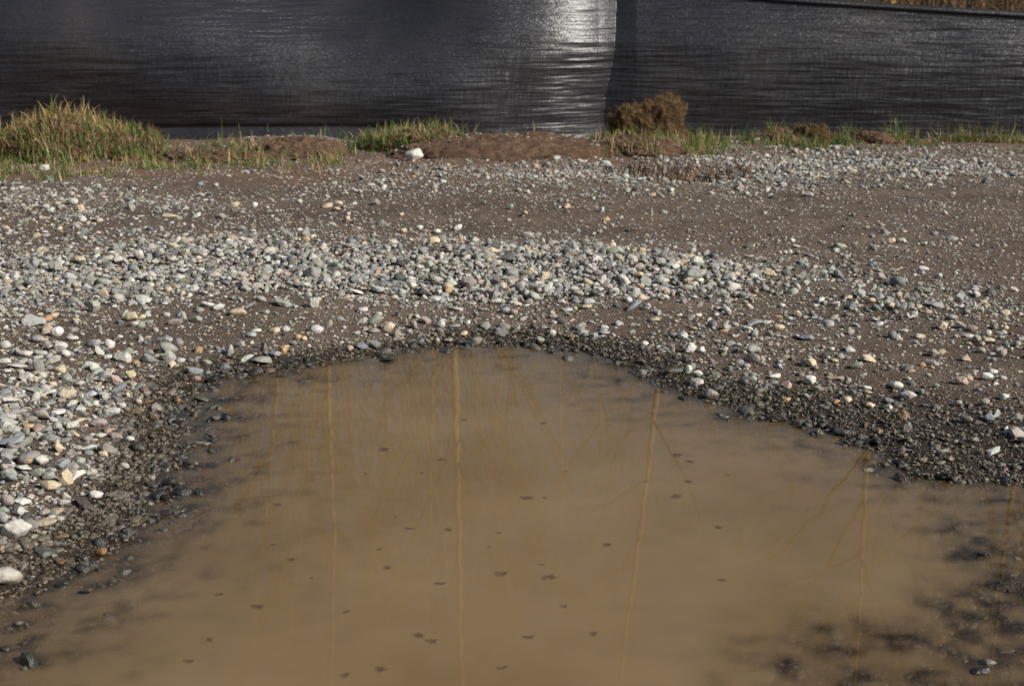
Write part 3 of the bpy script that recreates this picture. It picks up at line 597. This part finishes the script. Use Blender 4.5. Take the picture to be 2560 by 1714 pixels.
def blades(P0, length, width, lean, colr, r, segs=4, stiff=1.0):
    """grass ribbons: roots P0 (n,3)"""
    n = len(P0); az = r.uniform(0, 2 * math.pi, n); L = length; t = np.linspace(0, 1, segs + 1)
    bend = lean[:, None] * t[None] ** 1.6; step = L / segs
    th = lean[:, None] * (t[None] ** stiff) ; dx = np.sin(th); dz = np.cos(th)
    hx_ = np.cumsum(np.concatenate([np.zeros((n, 1)), dx[:, 1:] * step[:, None]], 1), 1); hz_ = np.cumsum(np.concatenate([np.zeros((n, 1)), dz[:, 1:] * step[:, None]], 1), 1)
    ca, sa = np.cos(az)[:, None], np.sin(az)[:, None]
    Cn = np.stack([P0[:, 0:1] + hx_ * ca, P0[:, 1:2] + hx_ * sa, P0[:, 2:3] + hz_], -1)
    wv = width[:, None] * (1 - t[None] ** 1.5 * .9) / 2
    fa = az + math.pi / 2 + r.normal(0, .7, n); sx, sy = np.cos(fa)[:, None] * wv, np.sin(fa)[:, None] * wv
    Lf = Cn + np.stack([sx, sy, 0 * sx], -1); Rt = Cn - np.stack([sx, sy, 0 * sx], -1)
    V = np.stack([Lf, Rt], 2).reshape(n, -1, 3); k = np.arange(segs) * 2
    F0 = np.stack([k, k + 1, k + 3, k + 2], 1); Fc = (F0[None] + (np.arange(n) * (segs + 1) * 2)[:, None, None]).reshape(-1, 4)
    cols = np.repeat(np.concatenate([colr, np.ones((n, 1))], 1), (segs + 1) * 2, 0)
    return V.reshape(-1, 3), Fc, cols
def grass_mat():
    b = NB('grass_blade'); a = b.n('ShaderNodeAttribute'); a.attribute_name = 'Col'
    d = b.prin(a.outputs['Color'], .55, None, .35); t = b.n('ShaderNodeBsdfTranslucent'); b.l(a.outputs['Color'], t.inputs[0])
    m = b.n('ShaderNodeMixShader'); m.inputs[0].default_value = .3; b.l(d.outputs[0], m.inputs[1]); b.l(t.outputs[0], m.inputs[2]); return b.fin(m)
M_G = grass_mat()
def gcols(n, dry, r):
    g = np.array([.075, .145, .03]); g2 = np.array([.14, .19, .05]); s = np.array([.52, .38, .19]); s2 = np.array([.30, .19, .085])
    m = r.uniform(size=(n, 1)); G = g * m + g2 * (1 - m); D = s * m + s2 * (1 - m); k = (r.uniform(size=(n, 1)) < np.reshape(dry, (-1, 1)))
    return np.where(k, D, G) * r.uniform(.7, 1.2, (n, 1))
def mesh_surface_points(V, Fc, n, r, cond):
    tri = V[Fc]; nr = np.cross(tri[:, 1] - tri[:, 0], tri[:, 2] - tri[:, 0]); ar = np.linalg.norm(nr, axis=1) / 2; nr = nr / (2 * ar[:, None] + 1e-12); c = tri.mean(1)
    wgt = ar * cond(c, nr); i = r.choice(len(Fc), n, p=wgt / wgt.sum()); a, b_ = r.uniform(size=(2, n)); f = a + b_ > 1; a = np.where(f, 1 - a, a); b_ = np.where(f, 1 - b_, b_)
    return tri[i, 0] + a[:, None] * (tri[i, 1] - tri[i, 0]) + b_[:, None] * (tri[i, 2] - tri[i, 0])
def root_at(name, x, y, label, cat):
    o = bpy.data.objects.new(name, None); C.objects.link(o); o.location = (x, y, float(height(np.array([x]), np.array([y]))[0])); o['label'] = label; o['category'] = cat; return o
# big tussock at the left
def tussock(pxc, pyb, halfw, hgt, label, seed, ngreen, ndry, Lg, Ld, top=None, ry=.28):
    x, y, _ = ground_on(np.array([pxc * 1.]), np.array([pyb * 1.])); x = float(x[0]); y = float(y[0]) + ry * .6; r = np.random.default_rng(seed)
    ro = root_at('grass_tussock', x, y, label, 'grass tussock')
    V, Fc = blob(x, y, halfw, ry, hgt, seed, .22, top)
    child('soil_clump', mesh_np('soil_clump', V, Fc), M_SOIL, ro)
    P = mesh_surface_points(V, Fc, ngreen, r, lambda c, n: (n[:, 2] > -.1) * (c[:, 2] > 0) * (n[:, 1] < .5) * (1.15 - np.clip((c[:, 2]) / hgt, 0, 1)))
    n = len(P); a, b_, c = blades(P - [0, 0, .01], r.uniform(.3, 1.2, n) * Lg, r.uniform(.003, .008, n), np.abs(r.normal(1.0, .9, n)), gcols(n, .22, r), r)
    child('green_blades', mesh_np('green_blades', a, b_, c), M_G, ro)
    P = mesh_surface_points(V, Fc, ndry, r, lambda c, n: (n[:, 2] > .0) * (c[:, 2] > hgt * .25) * (.2 + np.clip(c[:, 2] / hgt, 0, 1)))
    n = len(P); a, b_, c = blades(P - [0, 0, .01], r.uniform(.3, 1.1, n) ** 1.5 * Ld, r.uniform(.003, .009, n), np.abs(r.normal(2.3, 1.1, n)), gcols(n, .97, r), r)
    child('dry_blades', mesh_np('dry_blades', a, b_, c), M_G, ro)
    return x, y
tussock(52, 160, .52, .20, 'large tussock of green and straw-coloured grass at the left end of verge', 5, 3000, 2600, .10, .13, lambda t: .1 * np.cos(t * 5))
tussock(412, 147, .28, .10, 'small domed grass tussock with brown crown behind the white rock', 8, 1500, 1100, .09, .07)
# root clod
def clod(name, pxc, pyb, rx, ry, hz, label, cat, seed, mat, nf, top=None, rough=.25, sup=3.2, fc=.95, Lf=.05, up=.0, ng=0):
    x, y, _ = ground_on(np.array([pxc * 1.]), np.array([pyb * 1.])); x = float(x[0]); y = float(y[0]); y = min(y + ry * .5, FD - ry * .8 - .08); x = (pxc - 512) / F * (y * cp + H * sp_); r = np.random.default_rng(seed); ro = root_at(name, x, y, label, cat)
    V, Fc = blob(x, y, rx, ry, hz, seed, rough, top, 6, sup); V[:, 2] += up
    child('soil_body', mesh_np('soil_body', V, Fc), mat, ro)
    if nf:
        P = mesh_surface_points(V, Fc, nf, r, lambda c, n: (c[:, 2] > .02) * 1.); n = len(P)
        a, b_, c = blades(P - [0, 0, .004], r.uniform(.4, 1.2, n) * Lf, r.uniform(.0012, .003, n), np.abs(r.normal(1.9, .7, n)), np.array([.19, .115, .055]) * r.uniform(.3, 1.9, (n, 1)), r)
        child('root_fibres', mesh_np('root_fibres', a, b_, c), M_G, ro)
    if ng:
        P = mesh_surface_points(V, Fc, ng, r, lambda c, n: (c[:, 2] > .0) * (n[:, 2] > .1) * (vn(c[:, 0] * 11, c[:, 1] * 11, seed) > -.1)); n = len(P)
        a, b_, c = blades(P - [0, 0, .004], r.uniform(.3, 1.3, n) * .085, r.uniform(.003, .007, n), np.abs(r.normal(1.1, .9, n)), gcols(n, .4, r), r)
        child('green_blades', mesh_np('green_blades', a, b_, c), M_G, ro)
clod('root_clod', 646, 139, .195, .13, .20, 'upright brown clod of matted roots leaning by the black fence', 'root clod', 12, M_ROOT, 5200, lambda t: .28 * t + .32 * t * t - .12, .30, 3.6, up=.02)
clod('soil_mound', 300, 146, .27, .20, .10, 'low mound of reddish soil between the two grass tussocks', 'soil mound', 13, M_SOIL, 500, None, .14, 2, Lf=.03)
clod('soil_mound', 505, 158, .66, .28, .075, 'long low bank of red-brown soil right of the white rock', 'soil mound', 14, M_SOIL, 0, None, .10, 2)
clod('soil_mound', 215, 160, .4, .2, .05, 'thin grassy soil strip right of the large tussock', 'soil mound', 19, M_SOIL, 200, None, .3, 2, Lf=.03, ng=260)
clod('soil_mound', 638, 152, .30, .22, .075, 'grassy soil mound in front of the upright root clod', 'soil mound', 15, M_SOIL, 300, None, .3, 2, Lf=.04, ng=350)
clod('turf_clod', 775, 140, .16, .1, .075, 'brown turf clod left of its darker neighbour on right verge', 'turf clod', 16, M_SOIL, 700, None, .4, 2, Lf=.04)
clod('turf_clod', 812, 138, .11, .08, .105, 'taller dark brown turf clod on the right verge', 'turf clod', 17, M_ROOT, 700, None, .4, 2.4, Lf=.05)
clod('turf_clod', 872, 141, .16, .1, .065, 'flat brown turf clod farthest right along the verge', 'turf clod', 18, M_SOIL, 500, None, .4, 2, Lf=.04)
clod('turf_clod', 152, 148, .07, .07, .10, 'dark brown clod at the right foot of the large tussock', 'turf clod', 29, M_ROOT, 500, None, .4, 2.4, Lf=.04)
# dark twiggy rubble in the hollow
def rubble():
    r = np.random.default_rng(41); n = 260; x0, y0 = gp(690, 180); x = x0 + r.normal(0, .22, n); y = y0 + r.normal(0, .16, n); P = np.stack([x, y, height(x, y) + .005], 1)
    a, b_, c = blades(P, r.uniform(.03, .11, n), r.uniform(.004, .011, n), np.abs(r.normal(1.2, .4, n)), np.array([.11, .065, .035]) * r.uniform(.3, 2.2, (n, 1)), r, 3)
    link('plant_litter', mesh_np('plant_litter', a, b_, c), M_G, kind='stuff', label='dark twiggy litter in a hollow of the far gravel')
rubble()
# grass verge
def verge():
    r = np.random.default_rng(42); PP = []; LL = []; DR = []
    for (xa, xb, ya, yb, n, L, dry) in ((-60, 165, 150, 178, 7500, .085, .38), (150, 345, 154, 172, 2600, .07, .38), (195, 350, 141, 152, 500, .07, .3), (340, 480, 140, 152, 900, .10, .25), (600, 725, 136, 156, 3000, .085, .45), (690, 870, 133, 148, 4200, .11, .25),
                                        (860, 1090, 134, 143, 3200, .10, .4), (760, 880, 142, 150, 1100, .06, .2), (340, 620, 134, 140, 420, .09, .4), (870, 960, 140, 147, 700, .06, .3), (120, 340, 134, 141, 120, .14, .1)):
        px = r.uniform(xa, xb, n); py = r.uniform(ya, yb, n); x, y, z = ground_on(px, py)
        py = py + 7 * fbm(px / 14., px * 0, 78, 3) * (py > 150); x, y, z = ground_on(px, py)
        q = fbm(x * 7, y * 5, 77, 3); k = q > r.uniform(-.2, .42, n); x, y, z, q = x[k], y[k], z[k], q[k]
        y = np.minimum(y, FD - .03 - .12 * r.uniform(size=len(y)))
        PP.append(np.stack([x, y, z - .005], 1)); LL.append(r.uniform(.2, 1.35, len(x)) * L * np.clip(.7 + 1.2 * q, .4, 1.6)); DR.append(np.full(len(x), dry))
    P = np.concatenate(PP); L = np.concatenate(LL); D = np.concatenate(DR); n = len(P)
    # blades on mounds start from their tops
    a, b_, c = blades(P, L, r.uniform(.003, .007, n), np.abs(r.normal(1.2, .9, n)), gcols(n, D, r), r)
    link('grass', mesh_np('grass', a, b_, c), M_G, kind='stuff', label='patchy green and straw-coloured grass along the foot of the fence')
verge()
# gravel over the long soil bank and mounds
def crest():
    r = np.random.default_rng(43); n = 700; px = np.concatenate([r.uniform(385, 605, 420), r.uniform(245, 350, 280)]); py = np.concatenate([r.normal(138, 3, 420), r.normal(132, 5, 280)])
    k = 1; V0 = TPL[1][r.integers(0, 24, n)]; d = np.exp(r.normal(math.log(.011), .5, n))
    # drop onto the mounds
    from mathutils.bvhtree import BVHTree
    trees = []
    for o in bpy.data.objects:
        if o.name.startswith('soil_body') and o.parent.name.startswith('soil_mound'):
            me = o.data; off_ = o.parent.location
            trees.append(BVHTree.FromPolygons([v.co + off_ for v in me.vertices], [p.vertices[:] for p in me.polygons]))
    pos = []
    for q in range(n):
        cx_ = 505 if q < 420 else 300; yy = (gp(505, 158)[1] + .13 + r.normal(.02, .16)) if q < 420 else gp(300, 146)[1] + .1 + r.normal(0, .13)
        xx = (px[q] - 512) / F * yy; z = float(height(np.array([xx]), np.array([yy]))[0])
        for t in trees:
            h = t.ray_cast(Vector((xx, yy, 2)), Vector((0, 0, -1)))
            if h[0] is not None: z = max(z, h[0].z)
        pos.append((xx, yy, z))
    V = V0 * (d / 2)[:, None, None] * np.array([1.1, .9, .7]) + np.array(pos)[:, None]
    col = PC[r.choice(len(PC), n, p=PW)] * r.uniform(.7, 1.1, (n, 1)); col = .6 * col + .4 * np.array([.2, .14, .1]); cols = np.repeat(np.concatenate([col, np.zeros((n, 1))], 1), V0.shape[1], 0)
    Fc = (ICO[1][1][None] + (np.arange(n) * V0.shape[1])[:, None, None]).reshape(-1, 3)
    link('mound_gravel', mesh_np('mound_gravel', V.reshape(-1, 3), Fc, cols), M_STONE, kind='stuff', label='small gravel strewn over the crests of the soil mounds')
crest()
# the white rock and a few stones of the verge
for px, py, ww, hh, c, s, lb in ((414, 158, 19, 13, 'w', 'r', 'smooth round white rock at the front of the small grass tussock'),
                             (606, 164, 12, 6, 'l', 'r', 'small pale rock at the right foot of the long soil bank'),
                             (468, 143, 10, 6, 'b', 'r', 'grey rock beside the right end of the small grass tussock'),
                             (45, 168, 9, 6, 'l', 'a', 'small white chip at the front of the large grass tussock')):
    x, y, z = ground_on(np.array([px * 1.]), np.array([py + 2.])); x, y, z = float(x[0]), float(y[0]), float(z[0]); mpp = math.hypot(y, H) / F; Wd = ww * mpp
    V = stone_shape(ICO[4][0], s, rb) * np.array([Wd / 2, Wd * .4, hh * mpp / 2 * 1.1]); col = PAL[c]
    o = link('rock', mesh_np('rock', V, ICO[4][1], np.tile(np.array([*col, 0.]), (len(V), 1))), M_STONE, label=lb, category='rock'); o.location = (x, y, z + hh * mpp * (.62 if ww == 17 else .35))

# ------------------------------------------------------------------ leaf scraps on the puddle
LS = [(1062, 960, 20), (1245, 967, 26), (1393, 972, 12), (880, 1028, 34), (838, 1082, 14), (1010, 1050, 26), (965, 1080, 16), (1550, 1040, 30), (1577, 1055, 30), (1575, 1101, 24), (1548, 1134, 34), (1207, 1138, 34),
      (1247, 1137, 16), (637, 1154, 26), (545, 1152, 18), (1028, 1210, 28), (1140, 1217, 16), (937, 1208, 30), (1390, 1245, 26), (1645, 1205, 26), (665, 1278, 24), (888, 1296, 26), (867, 1255, 16), (625, 1245, 20), (713, 1320, 12),
      (1007, 1333, 34), (1147, 1310, 38), (1258, 1320, 44), (1120, 1250, 12), (590, 1385, 34), (793, 1398, 20), (502, 1358, 22), (958, 1453, 34), (988, 1464, 34), (1208, 1455, 34), (1358, 1448, 26), (480, 1462, 22), (872, 1528, 34),
      (1150, 1525, 30), (790, 1542, 30), (432, 1510, 28), (1290, 1385, 20), (1650, 1325, 26), (1240, 1290, 14), (905, 1180, 14), (1480, 1100, 12), (1665, 1085, 16), (1295, 1077, 10)]
bl = NB('sodden_leaf'); nl = bl.noise(coord(bl), 120, 3, .6)
_lp = bl.prin(bl.ramp(nl, [(.3, (.065, .028, .018)), (.7, (.11, .052, .033))]), .5); _lt = bl.n('ShaderNodeBsdfTransparent'); _lm = bl.n('ShaderNodeMixShader'); bl.l(bl.math('MULTIPLY', bl.math('MULTIPLY', attr(bl, 'body'), bl.mapr(bl.noise(coord(bl), 190, 2, .6), .35, .6, .35, 1)), .62, True), _lm.inputs[0])
bl.l(_lt.outputs[0], _lm.inputs[1]); bl.l(_lp.outputs[0], _lm.inputs[2]); M_L = bl.fin(_lm)
zone = lambda px, py: ('upper' if py < 490 else 'middle' if py < 570 else 'lower') + ' ' + ('left' if px < 340 else 'centre left' if px < 470 else 'centre right' if px < 600 else 'right')
rl = np.random.default_rng(77)
li = [(a / 2.287, b / 2.287, c / 2.287) for a, b, c in LS]
ll = unique_labels(li, lambda i: '%s brown leaf scrap on %s puddle' % ('large' if li[i][2] > 13.5 else 'mid-sized' if li[i][2] > 9 else 'tiny', zone(li[i][0], li[i][1])))
for (px, py, ww), lb in zip(li, ll):
    x, y = gp(px, py); Wd = ww * math.hypot(y, H) / F; m = 14; t = np.linspace(0, 1, m)
    wv = np.sin(t ** .8 * math.pi) * Wd * rl.uniform(.22, .42) * (1 + .5 * rl.normal(size=m) * .6) + .0006
    cx_ = (t - .5) * Wd; cy_ = Wd * .12 * np.sin(t * 4 + rl.uniform(0, 6)); zt = .0012 + .0022 * rl.uniform(.2, 1) * np.sin(t * 5 + rl.uniform(0, 6)) ** 2
    rows = [np.stack([cx_, cy_ + s * wv * 1.3, zt * .4 + (.0004 * abs(s))], 1) for s in (-1, -.5, 0, .5, 1)]; body = np.stack([np.sin(t * math.pi) ** .7 * q for q in (0, .75, 1, .75, 0)], 1).reshape(-1)
    V = np.stack(rows, 1).reshape(-1, 3); V = np.concatenate([V, V - [0, 0, .0006]]); Fc = grid_faces(5, m); Fc = np.concatenate([Fc, Fc[:, ::-1] + 5 * m])
    o = link('leaf_scrap', mesh_np('leaf_scrap', V, Fc, attrs={'body': np.concatenate([body, body * 0])}), M_L, label=lb, category='leaf scrap', group='leaf scraps floating on the puddle')
    o.location = (x, y, 0); o.rotation_euler[2] = rl.normal(0.35, .5)

# ------------------------------------------------------------------ bare trees beyond the fence (seen mirrored in the water)
def bark_mat():
    b = NB('bark'); co = coord(b); mp = b.n('ShaderNodeMapping'); mp.inputs['Scale'].default_value = (25, 25, 6); b.l(co, mp.inputs[0]); n = b.noise(mp.outputs[0], 1, 4, .6)
    return b.fin(b.prin(b.ramp(n, [(.3, (.26, .165, .05)), (.7, (.46, .31, .11))]), .85, b.bump(n, .01, .6)))
M_B = bark_mat()
bb_ = NB('twig_bark'); M_T = bb_.fin(bb_.prin(bb_.ramp(bb_.noise(coord(bb_), 3, 2), [(.3, (.10, .06, .025)), (.7, (.22, .14, .06))]), .85))
class Acc:
    def __init__(s): s.V = []; s.F = []; s.n = 0
    def add(s, V, Fc): s.V.append(V); s.F.append(Fc + s.n); s.n += len(V)
    def mesh(s, name): return mesh_np(name, np.concatenate(s.V), np.concatenate(s.F))
def branch(acc, p, d, L, r0, r, lvl):
    n = 6; P = [np.array(p)]; d = np.array(d) / np.linalg.norm(d)
    for k in range(n):
        d = d + r.normal(0, .035, 3) + np.array([0, 0, .06]); d /= np.linalg.norm(d); P.append(P[-1] + d * L / n)
    P = np.array(P); rad = np.linspace(r0, r0 * .25, n + 1); acc.add(*tube(P, np.maximum(rad, .0045), 5 if lvl < 2 else 3))
    if lvl < 3:
        for q in range(r.integers(3, 6) if lvl < 2 else r.integers(2, 4)):
            k = r.integers(1, n + 1); az = r.uniform(0, 2 * math.pi); s = np.array([math.cos(az), math.sin(az), .5]); dd = d * 1.0 + s * .6
            branch(acc, P[k], dd, L * r.uniform(.35, .6), rad[k] * .6, r, lvl + 1)
def mirror_x(px, py, D):
    """column and row in the puddle's mirror image -> x, z at distance D"""
    dx = (px - 512) / F; dy = -(py - 342.5) / F; vy = cp + dy * sp_; vz = -sp_ + dy * cp; t = D / vy; return dx * t, -(H + vz * t)
def tree(D, pts, dia, ht, label, seed, nb=16, br0=2.0, sc=1.0, det=1, limbs=()):
    r = np.random.default_rng(seed); q = [mirror_x(a, b_, D) for a, b_ in pts]
    (xa, za), (xb, zb) = q[0], q[-1]; sl2 = (xb - xa) / (zb - za); x0 = xa - sl2 * za
    ro = bpy.data.objects.new('bare_tree', None); C.objects.link(ro); ro.location = (x0, D, -.02); ro['label'] = label; ro['category'] = 'tree'; ro['group'] = 'bare trees standing beyond the fence'
    zz = np.linspace(-.1, ht, 26); X = np.interp(zz, [0] + [b_ for _, b_ in q] + [ht], [x0] + [a for a, _ in q] + [x0 + sl2 * ht]) + .008 * np.cumsum(r.normal(0, .35, 26)) * sc
    Y = D + .03 * np.cumsum(r.normal(0, .6, 26)); rad = dia / 2 * (1 - .82 * (np.clip(zz, 0, None) / ht) ** 1.1); rad[:2] *= 1.25
    V, Fc = tube(np.stack([X, Y, zz], 1), rad, 9); child('trunk', mesh_np('trunk', V, Fc), M_B, ro)
    acc = Acc()
    for k in range(nb):
        zb_ = br0 + (ht - br0) * (k + r.uniform(0, 1)) / nb; i = np.interp(zb_, zz, np.arange(26)); p = np.array([np.interp(zb_, zz, X), np.interp(zb_, zz, Y), zb_])
        az = r.uniform(0, 2 * math.pi); up = r.uniform(.75, 1.3); L = (ht - zb_) * r.uniform(.16, .32) + .5
        branch(acc, p, (math.cos(az), math.sin(az) * .7, up), L, np.interp(zb_, zz, rad) * .26, r, det)
    for lp in limbs:
        q = [mirror_x(a, b_, D) for a, b_ in lp]; t = np.linspace(0, len(q) - 1, 9); sd_ = r.choice([-1, 1])
        P = np.stack([np.interp(t, range(len(q)), [a for a, _ in q]), D + sd_ * np.linspace(0, .6, 9), np.interp(t, range(len(q)), [b_ for _, b_ in q])], 1); P[1:] += r.normal(0, .012, (8, 3))
        acc.add(*tube(P, np.linspace(.017, .008, 9), 6))
        for k in (3, 5, 6, 8): branch(acc, P[k], P[k] - P[k - 1] + r.normal(0, .05, 3), .7, .005, r, 2)
    child('branches', acc.mesh('branches'), M_T, ro)
tree(18, [(274, 410), (266, 520), (254, 610)], .060, 12, 'slim bare tree mirrored leftmost in the puddle', 101, 15, limbs=([(271, 450), (240, 500)], [(267, 500), (296, 560)]))
tree(16, [(328, 400), (332, 520), (331, 640)], .072, 12.5, 'bare tree mirrored second from the left', 102, 20, limbs=([(330, 440), (356, 525), (372, 552)], [(331, 480), (300, 560)], [(329, 430), (310, 480)]))
tree(15, [(455, 370), (460, 520), (463, 680)], .095, 13, 'straight bare tree with the boldest trunk, mirrored at puddle centre', 103, 18, limbs=([(460, 480), (500, 520), (545, 570)], [(459, 440), (425, 500), (400, 550)], [(457, 400), (490, 470)], [(462, 560), (500, 620)]))
tree(15, [(656, 400), (642, 520), (630, 600)], .075, 12, 'leaning bare tree mirrored right of puddle centre', 104, 14, limbs=([(645, 479), (608, 512), (588, 536)], [(641, 536), (606, 558)], [(650, 450), (661, 521), (668, 550)], [(654, 420), (690, 480)]))
tree(12, [(864, 480), (860, 560), (855, 650)], .065, 9, 'bare tree with forked rising branches mirrored at the right shore', 105, 14, 1.5, limbs=([(865, 450), (812, 500), (760, 532)], [(861, 503), (822, 548), (776, 597)], [(859, 552), (820, 590), (790, 614)], [(863, 507), (876, 540), (888, 575)], [(860, 556), (872, 590), (884, 640)], [(857, 600), (835, 650)]))
tree(12, [(1012, 490), (1003, 540), (998, 600)], .065, 8, 'bare tree mirrored at the far right edge of the puddle', 106, 12, 1.5, limbs=([(1010, 500), (985, 530)], [(1010, 505), (1022, 560)]))
tree(19, [(432, 400), (430, 470), (429, 540)], .05, 11, 'thin sapling mirrored just left of the boldest trunk', 107, 26, 1.5)
tree(20, [(385, 400), (389, 470), (394, 540)], .05, 10, 'thin twiggy sapling mirrored between second tree and boldest trunk', 108, 26, 1.5)
tree(19, [(350, 420), (356, 470), (370, 560)], .045, 10, 'thin leaning sapling mirrored beside the second tree', 109, 22, 1.5)
tree(22, [(560, 400), (562, 480), (560, 540)], .05, 10, 'faint thin sapling mirrored right of the boldest trunk', 110, 22, 1.5)
tree(22, [(770, 430), (775, 500), (790, 560)], .05, 9, 'faint thin sapling mirrored before the forked tree', 111, 14, 1.5)
tree(20, [(300, 400), (296, 500), (290, 560)], .04, 10, 'faint thin sapling mirrored between the two leftmost trees', 112, 22, 1.5)
for k_, (tx, ty, lean_, hh_) in enumerate(((292, 420, 8, 9.5), (312, 410, -6, 10), (345, 400, 12, 9), (405, 395, -14, 10.5), (420, 380, 9, 9), (475, 385, 10, 10), (500, 380, -8, 9.5), (600, 400, 8, 9))):
    tree(17 + k_ % 4, [(tx, ty), (tx + lean_, ty + 70), (tx + 2.2 * lean_, ty + 130)], .03 + .008 * (k_ % 3), hh_, 'faint sapling, mirrored %s' % ('nearest the leftmost tree', 'just left of second tree', 'just right of second tree', 'left of the thin sapling pair', 'between saplings left of the boldest trunk', 'close right of the boldest trunk', 'farther right of the boldest trunk', 'left of the leaning tree')[k_], 130 + k_, 22, 1.5)
# brown thicket
def thicket():
    r = np.random.default_rng(55); n = 26000; x = r.uniform(-12, 14, n); y = r.uniform(12, 17, n); P = np.stack([x, y, np.full(n, -.03)], 1)
    c = np.array([.11, .062, .03]) * r.uniform(.2, 1.9, (n, 1)) * np.array([1, 1, 1]); k = r.uniform(size=n) < .1; c[k] = np.array([.12, .13, .04])
    a, b_, c = blades(P, r.uniform(.3, 1.5, n), r.uniform(.008, .028, n), np.abs(r.normal(.5, .5, n)), c, r)
    link('undergrowth', mesh_np('undergrowth', a, b_, c), M_G, kind='stuff', label='brown winter undergrowth behind the fence')
thicket()
